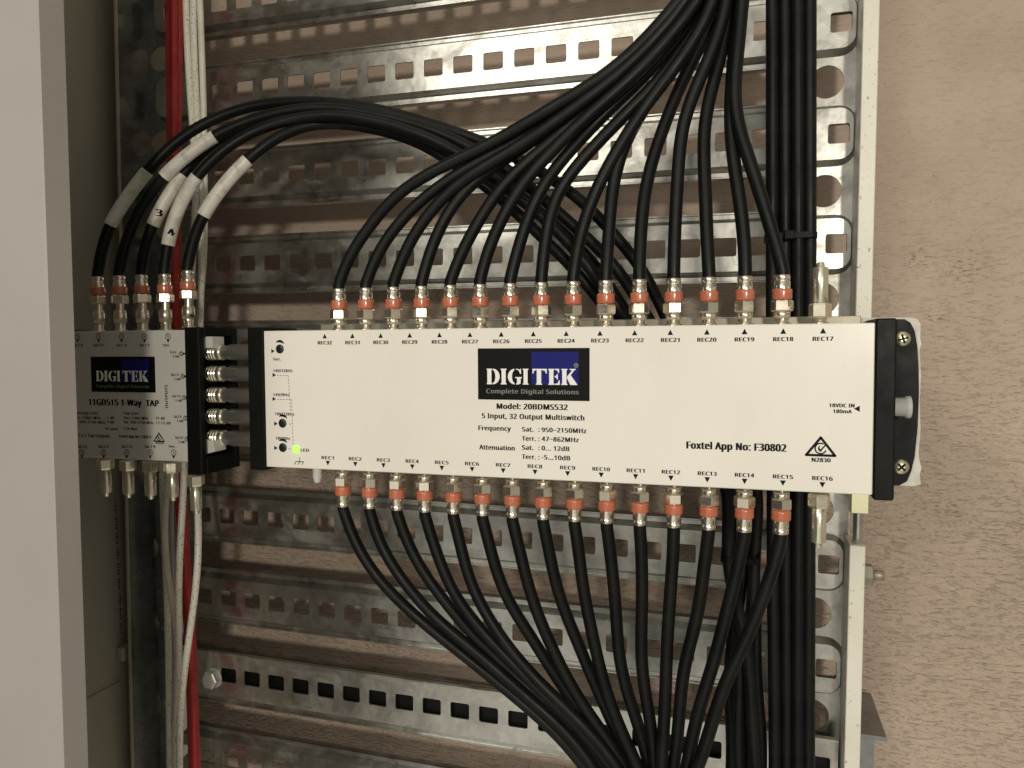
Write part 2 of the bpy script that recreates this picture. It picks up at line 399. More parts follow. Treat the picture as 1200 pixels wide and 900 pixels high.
def upright(x0, x1, cx):
    mb = MB(); holes = []
    for zc in ROWS:
        for x in SLOTX:
            if x0+8 < x < x1-2: holes.append(rrect(x-8.6, min(x+8.6, 115.6 if x > 0 else x1-1), zc-7.4, zc+7.4, 1, 1))
    for a, b in zip(ROWS[:-1], ROWS[1:]): holes.append(circ(cx, (a+b)/2, 11.2))
    plate(mb, [(x0, -420), (x1, -420), (x1, 400), (x0, 400)], holes, YB+.3, YB+1.9)
    return mb
upright(86, 122, 100.5).build('upright', M_['galv'], frame, FO)
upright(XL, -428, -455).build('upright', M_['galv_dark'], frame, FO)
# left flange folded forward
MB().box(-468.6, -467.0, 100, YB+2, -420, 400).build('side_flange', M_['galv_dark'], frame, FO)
MB().box(-468.9, -466.7, 98.6, 100.2, -420, 400).build('flange_edge', M_['bright_edge'], frame, FO)
# bulged face low on the left upright, highlight helped by a lighter base colour
mb = MB(); NB = 9; zs = [-420+i*11 for i in range(31)]
vs = []; fs = []
for z in zs:
    for k in range(NB):
        t = k/(NB-1); vs.append((-462+26*t, YB-.5-11*math.sin(math.pi*t)*(1 if z < -100 else .6), z))
for i in range(len(zs)-1):
    for k in range(NB-1): fs.append((i*NB+k, i*NB+k+1, (i+1)*NB+k+1, (i+1)*NB+k))
mb.add(vs, fs, True); mb.build('pressed_cover', M_['cover'], frame, FO)
# right post, interrupted where the threaded stud shows
zt = at(1003, 637, 105).z-.4; zt2 = at(1003, 574, 105).z
for a, b in ((-420, zt), (zt2+6, 400)):
    MB().box(118.6, 128.2, 105, YB+1.5, a, b, .5).build('edge_post', M_['post'], frame, FO)
p = at(1002, 600, 112)
MB().cyl((p.x-1, 112, zt-4), (0,0,1), zt2-zt+20, 3.1, 20).build('stud', M_['galv_clean'], frame, FO)
MB().box(p.x-6.4, p.x+4.6, 106, 118, at(1002, 600, 106).z, at(1002, 578, 106).z+9, .5).build('square_nut', M_['zinc_screw'], frame, FO)
mb = MB(); p = at(1030, 672, 122)
mb.hexa((128.4, 122, p.z), (1,0,0), 7, 7.6, .3); mb.cyl((135.4, 122, p.z), (1,0,0), 7, 3.6)
mb.build('side_bolt', M_['back_plate'], frame, FO)
mb = MB(); p = at(1024, 862, 130)
mb.box(128.4, 148, 128, 199, p.z-1, p.z+2, .3); mb.box(128.4, 142, 140, 199, p.z-40, p.z-1.2)
mb.build('wall_bracket', M_['galv_dark'], frame, FO)

# bolted-on slotted strip
STZ = -258.6
strip = thing('slotted_strip', 'flat bright slotted steel strip bolted across the bottom of the frame', 'steel strip', (-340, 122, STZ))
strip.rotation_euler = (0, math.radians(.5), 0); SO = (0, 122, STZ); strip.location = Vector((0, 122, STZ))*S
mb = MB(); plate(mb, [(-434, STZ-20), (118, STZ-20), (118, STZ+21), (-434, STZ+21)],
      [rrect(x-8, x+8, STZ-6.4, STZ+6.4, 1.6, 3) for x in [-89.3+24.3*k for k in range(-12, 9)]], 122, 123.6)
mb.box(-434, 118, 118.5, 122, STZ+19.8, STZ+21.2, .3); mb.box(-434, 118, 123.6, 129.8, STZ-20, STZ-18.6)
mb.build('strip_plate', M_['galv_clean'], strip, SO)
MB().box(-430, 116, 127.5, 129.6, STZ-9, STZ+9).build('backing_bar', M_['black'], strip, SO)
p = at(247, 797, 118)
mb = MB(); mb.cyl((p.x, 121.9, p.z-2.6), (0,-1,0), 1.6, 9.2, 28); mb.hexa((p.x, 120.3, p.z-2.6), (0,-1,0), 6.2, 8.2, .2); mb.cyl((p.x, 114.2, p.z-2.6), (0,-1,0), .8, 5.6, 24)
mb.build('hex_bolt', M_['bolt_zinc'], strip, SO)

# ------------------------------------------------------------------ multiswitch
XA, XBx, ZT, ZB = -252.0, 119.3, 45.1, -45.7
sw = thing('multiswitch', 'long cream multiswitch box with a row of cable ports along both edges', 'signal box', (-66, 40, ZB))
O = (-66, 40, ZB)
MB().box(XA, XBx, 0, 38, ZB, ZT, .5).build('housing', M_['housing'], sw, O)
MB().box(XA+20, XBx-2, 38.2, 40.2, ZB-1.5, ZT+5.2, .3).build('back_flange', M_['back_plate'], sw, O)
MB().box(-264.5, -252.2, -.8, 41, -48.2, 47.6, .9).build('end_cap', M_['black'], sw, O)
rc = MB().box(119.5, 129.6, -.8, 41, -48.2, 47.4, .9).build('end_cap', M_['black'], sw, O)
ear = [at(px, py, 38) for px, py in ((1030,374),(1060,374),(1067,378),(1072,388),(1075,405),(1076.5,430),(1077,460),(1075.5,500),(1072,535),(1068,552),(1063,564),(1054,569),(1030,569))]
MB().prism([(p.x, p.z) for p in ear], 38, 42).build('mounting_ear', M_['black'], sw, O)
for px, py in ((1058.5, 397), (1056.5, 547.5)):
    p = at(px, py, 36); mb = MB().lathe((p.x, 37.9, p.z), (0,-1,0), [(0, 4.4), (.8, 4.3), (1.8, 3.2), (2.2, 1.6)], 24)
    sc = mb.build('ear_screw', M_['zinc_screw'], sw, O)
    mb = MB(); t = .3 if py < 450 else .78
    for a in (t, t+math.pi/2):
        d = Vector((math.cos(a), math.sin(a)))*2.6; n = Vector((-d.y, d.x)).normalized()*.55
        c = Vector((p.x, p.z)); q = [c-d-n, c+d-n, c+d+n, c-d+n]; yy = 35.3 if a == t else 35.35
        mb.prism([(v.x, v.y) for v in q], yy, 36.6)
    mb.build('screw_recess', M_['ink'], sc, O)
p = at(1058, 477, 22)
mb = MB().lathe((129.8, 22, p.z), (1,0,0), [(0, 5.0), (8.0, 5.2), (8.6, 6.0), (10.6, 6.1), (11.0, 5.7)], 28); mb.build('power_jack', M_['jack_grey'], sw, O)
p = at(372, 560, 19)
MB().lathe((p.x, 19, ZB), (0,0,-1), [(0, 3.1), (9.6, 3.1), (10, 2.6), (12.2, 2.4), (12.4, 2.0)], 20).build('earth_stud', M_['white_plastic'], sw, O)

TOPX = [(i-7.5)*20-56.0 for i in range(16)]; BOTX = [(i-7.5)*20-55.3 for i in range(16)]
portm_t = MB().lathe((0,0,0), (0,0,1), [(0, 4.9), (1.2, 4.9), (1.4, 4.0), (1.8, 3.6), (6.5, 3.6), (6.8, 3.2)], 20).mesh('output_port', M_['nickel'])
portm_b = MB().lathe((0,0,0), (0,0,-1), [(0, 4.9), (.8, 4.9), (1.0, 4.0), (1.4, 3.6), (6.5, 3.6), (6.8, 3.2)], 20).mesh('output_port', M_['nickel_dark'])
def put(name, me, parent, pos, org):
    o = bpy.data.objects.new(name, me); COL.objects.link(o); o.parent = parent
    o.location = (Vector(pos)-Vector(org))*S; return o
for i in range(16):
    put('output_port', portm_t, sw, (TOPX[i], 19, ZT), O); put('output_port', portm_b, sw, (BOTX[i], 19, ZB), O)
    mb = MB(); tri(mb, TOPX[i], 41.3, 3.1, 3.0, 'u'); text(mb, 'REC%d' % (32-i), TOPX[i]-5.0, TOPX[i]+5.0, 35.9, 2.15, .035); mb.build('port_label', M_['ink'], sw, O)
    mb = MB(); tri(mb, BOTX[i], -41.4, 3.1, 3.0, 'd'); w = 5.0 if i > 8 else 4.4; text(mb, 'REC%d' % (i+1), BOTX[i]-w, BOTX[i]+w, -38.9, 2.1, .035); mb.build('port_label', M_['ink'], sw, O)

def stencil_logo(mb, x0, x1, z0, z1, y):
    """heavy slab letters D I G I T E K with stencil breaks, in a box 0..860 wide, 0..160 tall"""
    W, H = 860., 160.
    def P(pts): poly(mb, [(x0+(x1-x0)*a/W, z0+(z1-z0)*b/H) for a, b in pts], y)
    def stem(a, b, e=8): P([(a-e, 0), (b+e, 0), (b+e, 8), (b, 16), (b, 144), (b+e, 152), (b+e, 160), (a-e, 160), (a-e, 152), (a, 144), (a, 16), (a-e, 8)])
    def arc(cx, cz, rx, rz, a0, a1, n=12): return [(cx+rx*math.cos(math.radians(a0+(a1-a0)*k/n)), cz+rz*math.sin(math.radians(a0+(a1-a0)*k/n))) for k in range(n+1)]
    stem(14, 54, 6)
    P(arc(66, 80, 68, 80, -90, 90)+arc(66, 80, 26, 66, 90, -90))
    stem(152, 192, 8)
    P(arc(282, 80, 70, 80, 95, 265)+arc(276, 80, 24, 62, 265, 95))
    P([(290, 160), (312, 158), (324, 150), (330, 160), (338, 160), (338, 108), (330, 108), (318, 138), (302, 150), (290, 152)])
    P([(282, 76), (346, 76), (346, 66), (334, 62), (334, 12), (318, 2), (290, 0), (290, 10), (300, 16), (300, 62), (282, 66)])
    stem(362, 400, 8)
    stem(486, 528, 8)
    P([(446, 160), (480, 160), (480, 148), (462, 140), (454, 112), (446, 112)])
    P([(534, 160), (580, 160), (580, 112), (572, 112), (562, 140), (534, 148)])
    stem(602, 642, 8)
    P([(654, 160), (694, 160), (694, 118), (686, 118), (676, 144), (654, 150)])
    P([(654, 88), (668, 92), (674, 108), (682, 108), (682, 54), (674, 54), (668, 70), (654, 76)])
    P([(654, 0), (700, 0), (700, 46), (692, 46), (680, 16), (654, 10)])
    stem(722, 762, 8)
    P([(790, 160), (846, 160), (846, 152), (832, 146), (800, 98), (856, 10), (860, 0), (796, 0), (766, 70), (766, 82), (812, 146), (790, 152)])

def brand_label(parent, org, ax, bx, az, bz, blue, tagline, dim=False):
    """dark rectangular label, corners in mm"""
    W = bx-ax; H = bz-az
    lb = MB().box(ax, bx, -.25, .1, az, bz).build('name_label', M_['logo_black'], parent, org)
    mb = MB(); mb.box(ax+W*.49, ax+W*.905, -.32, -.2, az+H*.30, bz-H*.07); mb.build('blue_patch', M_['logo_blue'], lb, org)
    mb = MB(); stencil_logo(mb, ax+W*.075, ax+W*.895, az+H*.30, az+H*.605, -.42); mb.build('lettering', M_['ink_white'], lb, org)
    mb = MB(); text(mb, 'Complete Digital Solutions', ax+W*.08, ax+W*.905, az+H*.125, H*.085, .03, -.42)
    if not dim: ring(mb, ax+W*.885, az+H*.67, H*.035, H*.02, -.42); text(mb, 'R', ax+W*.872, ax+W*.897, az+H*.65, H*.04, .03, -.42)
    mb.build('tagline', M_['ink_grey'], lb, org)
a = F(560, 408.5); b = F(691, 470.5)
brand_label(sw, O, a[0], b[0], F(625, 469)[1], F(625, 408)[1], True, True)
mb = MB()
textpx(mb, 'Model: 20BDMS532', 582.5, 665, 479, 6.3, .035)
textpx(mb, '5 Input, 32 Output Multiswitch', 565, 684.5, 490, 5.8, .03)
mb.build('model_text', M_['ink'], sw, O)
mb = MB()
textpx(mb, 'Frequency', 561, 598.5, 504, 5.4, .03)
for i, (s1, s2) in enumerate((('Sat.  :', '950~2150MHz'), ('Terr. :', '47~862MHz'), ('Sat.  :', '0... 12dB'), ('Terr. :', '-5...10dB'))):
    yy = 505.5+i*10.7
    textpx(mb, s1, 612, 632, yy, 5.2, .03); textpx(mb, s2, 635, (687, 678, 667, 668)[i], yy+.7, 5.2, .03)
textpx(mb, 'Attenuation', 562, 603, 526.5, 5.4, .03)
mb.build('rating_text', M_['ink'], sw, O)
mb = MB(); textpx(mb, 'Foxtel App No: F30802', 805, 921, 525.5, 8.2, .035); mb.build('approval_text', M_['ink'], sw, O)
mb = MB(); textpx(mb, '18VDC IN', 972, 1001, 477, 4.2, .035); textpx(mb, '180mA', 976.5, 998, 484, 4.2, .035)
p = F(1004, 479); tri(mb, p[0], p[1], 2.9, 3.2, 'l'); mb.build('power_text', M_['ink'], sw, O)
def rcm(mb, cx, cz, s):
    """compliance mark: rounded triangle, broken ring and tick; s = half width"""
    P = [Vector((cx-s*.88, cz-s*.55)), Vector((cx+s*.88, cz-s*.55)), Vector((cx, cz+s*.62))]
    for i in range(3):
        a, b = P[i], P[(i+1) % 3]; seg(mb, a, b, s*.16); ring(mb, a.x, a.y, s*.04, s*.08, n=14)
        mb.add([(a.x+s*.08*math.cos(t*.5236), -.12, a.y+s*.08*math.sin(t*.5236)) for t in range(12)], [tuple(range(12))])
    ring(mb, cx, cz-s*.10, s*.34, s*.09, a0=60, a1=340); ring(mb, cx+s*.04, cz-s*.10, s*.17, s*.07, a0=120, a1=280)
    seg(mb, (cx-s*.10, cz-s*.10), (cx, cz-s*.24), s*.09); seg(mb, (cx-s*.02, cz-s*.25), (cx+s*.30, cz+s*.14), s*.09)
mb = MB(); c = F(961.7, 523.8); rcm(mb, c[0], c[1], 8.2); textpx(mb, 'N2830', 951.5, 973, 541, 4.6, .035); mb.build('compliance_mark', M_['ink'], sw, O)
# left-hand adjusters
mb = MB()
for (px, py, st, a, b) in ((328, 408.5, 'Terr.', 320, 329), (331.5, 495.5, '18V/22KHz', 322.5, 345), (331.5, 524, '18V/0Hz', 323.5, 340)):
    c = F(px, py); ring(mb, c[0]-.3, c[1]+.6, 4.3, 1.7, a0=35, a1=125, n=14, taper=True)
    k = F(px-8, py+(1 if py > 450 else 3)); tri(mb, k[0], k[1], 2.6, 2.8, 'r')
    textpx(mb, st, a, b, 422.5 if py < 450 else py-9, 3.2, .03)
for py, st, b in ((439.5, '14V/22KHz', 343), (467.5, '14V/0Hz', 339)):
    c = F(321.5, py); tri(mb, c[0], c[1], 2.6, 2.8, 'r'); textpx(mb, st, 320.5, b, py-3.5, 3.2, .03)
dashed(mb, F(325, 440), F(337.5, 440), .35); dashed(mb, F(338, 440), F(340.5, 482), .35); dashed(mb, F(325, 468), F(341.5, 468), .35)
dashed(mb, F(341.8, 468), F(343.5, 522), .35); dashed(mb, F(339, 497), F(342, 497), .35); dashed(mb, F(338, 526), F(342, 526), .35)
textpx(mb, 'LED', 352.5, 362, 529, 3.4, .035)
g0 = F(351.5, 541); seg(mb, (g0[0]-3, g0[1]), (g0[0]+3, g0[1]), .45); seg(mb, g0, (g0[0], g0[1]+3), .45)
for d in (-2.8, 0, 2.8): seg(mb, (g0[0]+d, g0[1]), (g0[0]+d-1.4, g0[1]-2), .45)
mb.build('adjuster_print', M_['ink'], sw, O)
for px, py in ((328, 409), (331.2, 496), (331.5, 524.5)):
    c = F(px, py); MB().lathe((c[0], 1, c[1]), (0,-1,0), [(0, 3.0), (1.2, 3.0), (1.5, 2.7), (1.6, 1.2)], 24).build('gain_knob', M_['knob'], sw, O)
c = F(347.3, 526.5); MB().lathe((c[0], .5, c[1]), (0,-1,0), [(0, 2.5), (1.1, 2.4), (1.9, 1.7), (2.2, .8)], 20).build('led', M_['led'], sw, O)

# white board behind
bd = MB()
bp = [at(px, py, 44) for px, py in ((1066,372),(1074,374),(1078,380),(1077.5,396),(1079,402),(1077,410),(1078.5,440),(1077,470),(1078,505),(1075.5,530),(1077,540),(1079,548),(1077,556),(1078.5,567),(1070,569))]
pts = [(-226, 50.6)]+[(p.x, p.z) for p in bp]+[(-226, -48)]
bd.prism(pts, 42.2, 54)
board = bd.build('backing_board', M_['board']); tag(board, 'ragged white backing board showing behind the right end of the multiswitch', 'board')
mb = MB()
for x in (-180, 60): mb.cyl((x, 54.2, 20), (0,1,0), 75, 5); mb.cyl((x, 54.2, -20), (0,1,0), 75, 5)
sp = mb.build('spacer', M_['galv'], board)

# ------------------------------------------------------------------ tap box at left
TP = (-370, 40, ZB)
tp = thing('tap_box', 'small grey tap box half in shadow beside the cabinet edge', 'signal box', TP)
MB().box(-428, -315.4, 0, 38, -45.0, 46.6, .5).build('housing', M_['tap_housing'], tp, TP)
mb = MB(); mb.box(-315.2, -303.2, -.8, 5, -53.6, 48.4, .8)
mb.box(-315.2, -303.2, 5.1, 36, 42.5, 48.4, .5); mb.box(-315.2, -303.2, 5.1, 36, -53.6, -42, .5); mb.box(-315.2, -303.2, 36.1, 41, -53.6, 48.4, .5)
mb.build('end_cap', M_['black'], tp, TP)
MB().box(-440, -428.2, -.8, 41, -48, 48, .9).build('end_cap', M_['black'], tp, TP)
MB().box(-315.0, -311.5, 5.3, 35.8, -41.8, 42.3).build('end_wall', M_['black'], tp, TP)
mb = MB(); mb.box(-311.3, -300, 9, 22, 34, 42, .3); mb.build('contact_tab', M_['white_plastic'], tp, TP); mb = MB(); mb.prism([(-311.3, -41.5), (-299, -38), (-300, -31), (-308, -30)], 8, 20)
mb.build('contact_tab', M_['white_plastic'], tp, TP)
a = F(106.5, 418); b = F(182.5, 459)
brand_label(tp, TP, a[0], b[0], F(144, 459.5)[1], F(144, 418)[1], True, True, True)
def numbered(mb, px, py, d, num, r=2.1):
    c = F(px, py); ring(mb, c[0], c[1], r, .45, n=16); text(mb, num, c[0]-.55, c[0]+.55, c[1]-.9, 1.9, .03)
    o = {'d': (0, -r-1.2), 'u': (0, r+1.2), 'r': (r+1.2, 0)}[d]; tri(mb, c[0]+o[0], c[1]+o[1], 2.4, 2.0, d)
for px, num, st in ((91, '1', 'Sat.2 H'), (115.5, '2', 'Sat.2 V'), (142.5, '3', 'Sat.1 H'), (169.5, '4', 'Sat.1 V'), (197, '5', 'Terr.')):
    mb = MB(); numbered(mb, px, 394.5, 'd', num); textpx(mb, st, px-6, px+(2 if num == '5' else 6), 406, 3, .03); mb.build('port_label', M_['ink'], tp, TP)
for px, num, st in ((96, '1', 'Sat.2 H'), (121.5, '2', 'Sat.2 V'), (148.5, '3', 'Sat.1 H'), (176, '4', 'Sat.1 V'), (203.5, '5', 'Terr.')):
    mb = MB(); numbered(mb, px, 530.5, 'd', num); textpx(mb, st, px-6, px+(2 if num == '5' else 6), 524.5, 3, .03); mb.build('port_label', M_['ink'], tp, TP)
for i, py in enumerate((414, 440.5, 465.5, 489.5, 514)):
    x = 199+i*1.6; mb = MB(); textpx(mb, ('Terr.', 'Sat.1 V', 'Sat.1 H', 'Sat.2 V', 'Sat.2 H')[i], x, x+9, py, 2.8, .03); textpx(mb, '-1.5dB', x+3, x+11, py+5, 2.6, .03)
    numbered(mb, x+13.5, py+.5, 'r', str(5-i), 1.5); mb.build('port_label', M_['ink'], tp, TP)
mb = MB(); textpx(mb, '11GD515 1-Way  TAP', 104.5, 186, 474.5, 7.0, .04); mb.build('model_text', M_['ink'], tp, TP)
mb = MB()
textpx(mb, 'Passage Loss:', 88, 116, 485, 3.0, .03); textpx(mb, 'Terr. 5-862 MHz', 86, 118, 490.5, 3.0, .03); textpx(mb, '1 dB', 126, 134, 491, 3, .03)
textpx(mb, 'Sat. 950-2150 MHz', 84, 124, 495.5, 3.0, .03); textpx(mb, '2 dB', 126, 134, 496, 3, .03)
textpx(mb, 'Tap Loss:', 145, 163, 485.5, 3.0, .03); textpx(mb, 'Terr. 5-862 MHz', 145, 174, 491, 3.0, .03); textpx(mb, '15 dB', 183, 193, 491.5, 3, .03)
textpx(mb, 'Sat. 950-2150 MHz', 145, 180, 496, 3.0, .03); textpx(mb, '17-12 dB', 183, 200, 497, 3, .03)
textpx(mb, 'DC pass:', 124, 139, 503.5, 2.8, .03); textpx(mb, '1.5A Max', 145, 161, 503.5, 2.8, .03)
textpx(mb, '1 x 1 Tap Outputs', 92, 129, 511.5, 3.4, .03); textpx(mb, 'Foxtel App No: F30423', 140, 177, 512.5, 3.2, .03)
mb.build('rating_text', M_['ink'], tp, TP)
mb = MB(); text(mb, 'OUTPUTS', F(197, 477)[0], F(197, 477)[0]+16, F(197, 478)[1], 2.2, .03, vertical=True); mb.build('side_text', M_['ink'], tp, TP)
mb = MB(); c = F(186.5, 512.5); rcm(mb, c[0], c[1], 5.0); textpx(mb, 'N2830', 183, 192, 520, 2.6, .03); mb.build('compliance_mark', M_['ink'], tp, TP)
TAPX = [at(px, 383, 19).x for px in (116.5, 141.5, 167.5, 194.5, 221.5)]
for x in TAPX[:4]:
    put('output_port', portm_t, tp, (x, 19, 46.6), TP)
MB().cyl((-370, 41, 0), (0,1,0), 88, 5).build('spacer', M_['galv'], tp, TP)
MB().lathe((TAPX[4], 19, 48.4), (0,0,1), [(0, 4.9), (1.2, 4.9), (1.4, 3.6), (6.5, 3.6)], 20).build('output_port', M_['nickel'], tp, TP)

# coupling plugs between tap and multiswitch
zq = [at(252, py, 17).z for py in (413, 438, 463, 488, 513)]
cproto = None
for i, z in enumerate(zq):
    lab = ('topmost', 'second from the top', 'middle', 'second from the bottom', 'bottom')[i]
    t = thing('coupling_plug', 'brass and grey coupling plug between the two boxes, %s of the five' % lab, 'connector', (-311.2, 18, z), 'coupling plugs between the two boxes')
    if cproto is None:
        pr = [(0, 4.4)]
        for k in range(4): pr += [(1+k*2.2, 5.7), (2+k*2.2, 5.7), (2.4+k*2.2, 5.0), (2.9+k*2.2, 5.0)]
        pr += [(10.2, 5.6), (13.5, 5.6), (14, 4.6)]
        c1 = MB().lathe((0,0,0), (1,0,0), pr, 24).mesh('thread', M_['brass'])
        c2 = MB().lathe((0,0,0), (1,0,0), [(14, 4.5), (16, 4.6), (20, 5.7), (46.4, 5.8)], 24).mesh('sleeve', M_['sleeve_grey'])
        c3 = MB().hexa((0,0,0), (1,0,0), .01, .01).mesh('x', M_['brass']); cproto = (c1, c2)
    for nm, me in (('thread', cproto[0]), ('sleeve', cproto[1])):
        o = bpy.data.objects.new(nm, me); COL.objects.link(o); o.parent = t

# ------------------------------------------------------------------ connectors and cables
CB = [(14.1, 4.6), (14.5, 5.25), (15.4, 5.45), (17.2, 5.3), (18.9, 5.45), (19.8, 5.25), (20.3, 4.5)]
def connector_meshes(ax, ext=0.0):
    """compression connector, origin on the face of the box, along ax (0,0,1) or (0,0,-1)"""
    e = ext
    ringm = MB().lathe((0,0,0), ax, [(3.7+e*.2, 3.75), (3.9+e*.2, 4.55), (7.2+e*.6, 4.55), (7.4+e*.6, 4.2), (7.7+e*.6, 4.2)], 24)
    if e: ringm.lathe((0,0,0), ax, [(7.2+e*.5, 2.8), (7.7+e, 2.8)], 16)
    hexm = MB().hexa((0,0,7.5*ax[2]+e*ax[2]), ax, 6.4, 6.1)
    band = MB().lathe((0,0,e*ax[2]), ax, CB, 28)
    slv = MB().lathe((0,0,e*ax[2]), ax, [(20.2, 4.35), (24.2, 4.35), (24.4, 4.0), (24.9, 4.0), (25.1, 4.3), (27.6, 4.25), (28.0, 3.9), (28.0, 3.3)], 24)
    return [('nut_collar', ringm.mesh('nut_collar', M_['nickel'])), ('hex_nut', hexm.mesh('hex_nut', M_['nickel'])),
            ('orange_band', band.mesh('orange_band', M_['band'])), ('sleeve', slv.mesh('sleeve', M_['nickel']))]
CONN = {1: connector_meshes((0,0,1)), -1: connector_meshes((0,0,-1)), 2: connector_meshes((0,0,1), 13.0)}
def smooth_path(pts, step=3.0, it=14):
    out = []
    P = [pts[0]*2-pts[1]]+list(pts)+[pts[-1]*2-pts[-2]]
    for i in range(1, len(P)-2):
        a, b, c, d = P[i-1:i+3]; n = max(2, int((c-b).length/step))
        for k in range(n):
            t = k/n; out.append(.5*((2*b)+(c-a)*t+(2*a-5*b+4*c-d)*t*t+(3*b-a-3*c+d)*t**3))
    out.append(pts[-1])
    for _ in range(it*3):
        out = [out[0], out[1]]+[out[i]*.5+(out[i-1]+out[i+1])*.25 for i in range(2, len(out)-1)]+[out[-1]]
    return out
R_ = 3.85
rng = random.Random(5)
def coax(kind, X, zbase, trace, label, group, y0=19.0, ys=None, r=R_, markers=()):
    """trace: surveyed points of the run; ys: depth at start and end or one per point"""
    t = thing('coax_cable', label, 'cable', (X, y0, zbase), group)
    sgn = -1 if kind == -1 else 1; ext = 13.0 if kind == 2 else 0
    cn = bpy.data.objects.new('connector', CONN[kind][3][1]); COL.objects.link(cn); cn.parent = t
    for nm, me in CONN[kind][:3]:
        o = bpy.data.objects.new(nm, me); COL.objects.link(o); o.parent = cn
        if nm == 'hex_nut': o.rotation_euler = (0, 0, rng.uniform(0, 1.05))
    st = Vector((X, y0, zbase+sgn*(27.0+ext))); pts = [st, st+Vector((0, 0, sgn*6))]
    N = len(trace)
    for i, q in enumerate(trace):
        if len(q) == 3: Y = q[2]
        else:
            f = (i+1)/N; f = f*f*(3-2*f); Y = ys[0]+(ys[1]-ys[0])*f
        pts.append(at(q[0], q[1], Y))
    path = smooth_path(pts)
    a1, a2, f1, f2 = rng.uniform(0, 6), rng.uniform(0, 6), rng.uniform(.055, .08), rng.uniform(.05, .09)
    for k in range(8, len(path)):                               # slight hand-laid waviness of the cable
        w = min(1, (k-8)/18)*.55; path[k] = path[k]+Vector((math.sin(a1+k*f1*3)*w, math.cos(a2+k*f2*2)*w*.5, math.sin(a2+k*f1*2)*w*.4))
    MB().tube(path, r).build('jacket', M_['jacket'], t, (X, y0, zbase))
    for (a, b, ch) in markers:                                   # sleeves given by picture rows where they start and end
        ia = min(range(len(path)//2), key=lambda i: (path[i]-at(*a)).length); ib = min(range(len(path)*2//3), key=lambda i: (path[i]-at(*b)).length)
        mk = MB().tube(path[ia:ib+1], r+.75, 18).build('marker_sleeve', M_['marker'], t, (X, y0, zbase))
        if ch:
            c = path[ia+3]; tg = (path[ia+6]-path[ia]).normalized(); vd = (CAM-c).normalized(); rt = tg.cross(vd).normalized(); vd = rt.cross(tg).normalized()
            tm = MB(); text(tm, ch, 0, 4.2, 0, 4.6, .05, 0)
            o3 = MB(); cc = c+vd*(r+1.0); ang = .35; e1 = rt*math.cos(ang)+tg*math.sin(ang); e2 = tg*math.cos(ang)-rt*math.sin(ang)
            if e1.x < 0: e1, e2 = -e1, e2
            vv = []
            for (x, yq, z) in tm.v:
                dx = x-2.1; q = cc+e1*dx+e2*(z-2.3); off = r+1.0-math.sqrt(max((r+1.0)**2-dx*dx, 0)); vv.append(q-vd*(off+yq))
            o3.add(vv, tm.f); o3.build('handwritten_mark', M_['ink'], mk, (X, y0, zbase))
    return t, path

ORD = ['first', 'second', 'third', 'fourth', 'fifth', 'sixth', 'seventh', 'eighth', 'ninth', 'tenth', 'eleventh', 'twelfth', 'thirteenth', 'fourteenth', 'fifteenth']
top = {
32: ([(401,314),(416,288),(438,258),(460,232),(492,210),(528,189),(566,172),(604,153),(652,124),(694,98),(734,70),(756,48),(778,24),(797,0),(812,-22)], 26),
31: ([(433,314),(446,288),(468,259),(492,236),(510,221),(536,203),(566,187),(600,170),(640,146),(682,117),(716,92),(748,66),(772,36),(800,0),(814,-22)], 36),
30: ([(466,314),(480,281),(500,252),(524,226),(548,206),(574,192),(604,174),(650,144),(694,112),(728,86),(760,52),(786,24),(807,-2),(818,-22)], 27),
29: ([(498,314),(508,281),(524,248),(546,220),(570,200),(600,181),(636,156),(686,124),(722,94),(756,64),(786,34),(812,0),(824,-22)], 44),
28: ([(532,314),(546,284),(566,250),(582,226),(606,201),(634,176),(660,152),(692,126),(728,98),(764,62),(794,32),(818,-2),(828,-22)], 36),
27: ([(565,314),(574,286),(591,248),(608,220),(630,196),(651,174),(674,149),(707,118),(740,92),(774,56),(802,26),(821,-2),(832,-22)], 27),
26: ([(601,310),(608,288),(618,256),(628,228),(648,200),(669,176),(690,152),(718,122),(753,94),(784,60),(810,28),(829,-2),(838,-22)], 45),
25: ([(636,308),(638,285),(643,256),(651,228),(668,204),(690,176),(710,155),(740,126),(772,97),(798,62),(820,28),(834,-2),(842,-22)], 36),
24: ([(673,308),(676,288),(685,256),(699,222),(714,192),(728,166),(744,140),(770,104),(798,72),(820,40),(836,14),(843,-22)], 27),
23: ([(711.5,308),(712.5,284),(715,250),(718,216),(725,184),(739,152),(757,120),(780,92),(804,62),(828,30),(842,-2),(848,-22)], 36),
22: ([(749.5,305),(750,285),(752,254),(756,220),(764,188),(776,150),(789,116),(806,82),(826,46),(844,10),(850,-22)], 46),
21: ([(789.5,304),(790,280),(792,250),(793,215),(795,174),(801,140),(812,112),(824,84),(838,50),(850,14),(856,-22)], 27),
20: ([(829,302),(828.5,280),(827,240),(824.5,205),(825,174),(827,136),(833,104),(840,78),(848,46),(856,10),(860,-22)], 37),
19: ([(875,302),(872,275),(866,230),(860,196),(858,168),(857,140),(856,112),(858,80),(861,40),(865,0),(867,-22)], 35),
18: ([(915,302),(905,272),(890,228),(875,176),(864,144),(859,112),(860,80),(866,40),(871,0),(874,-22)], 26),
}
for i, rec in enumerate(range(32, 17, -1)):
    tr, ye = top[rec]
    coax(1, TOPX[i], ZT, tr, 'black coax cable with orange banded plug on the upper port marked REC%d' % rec, 'cables fanning up from the multiswitch', ys=(19, ye))
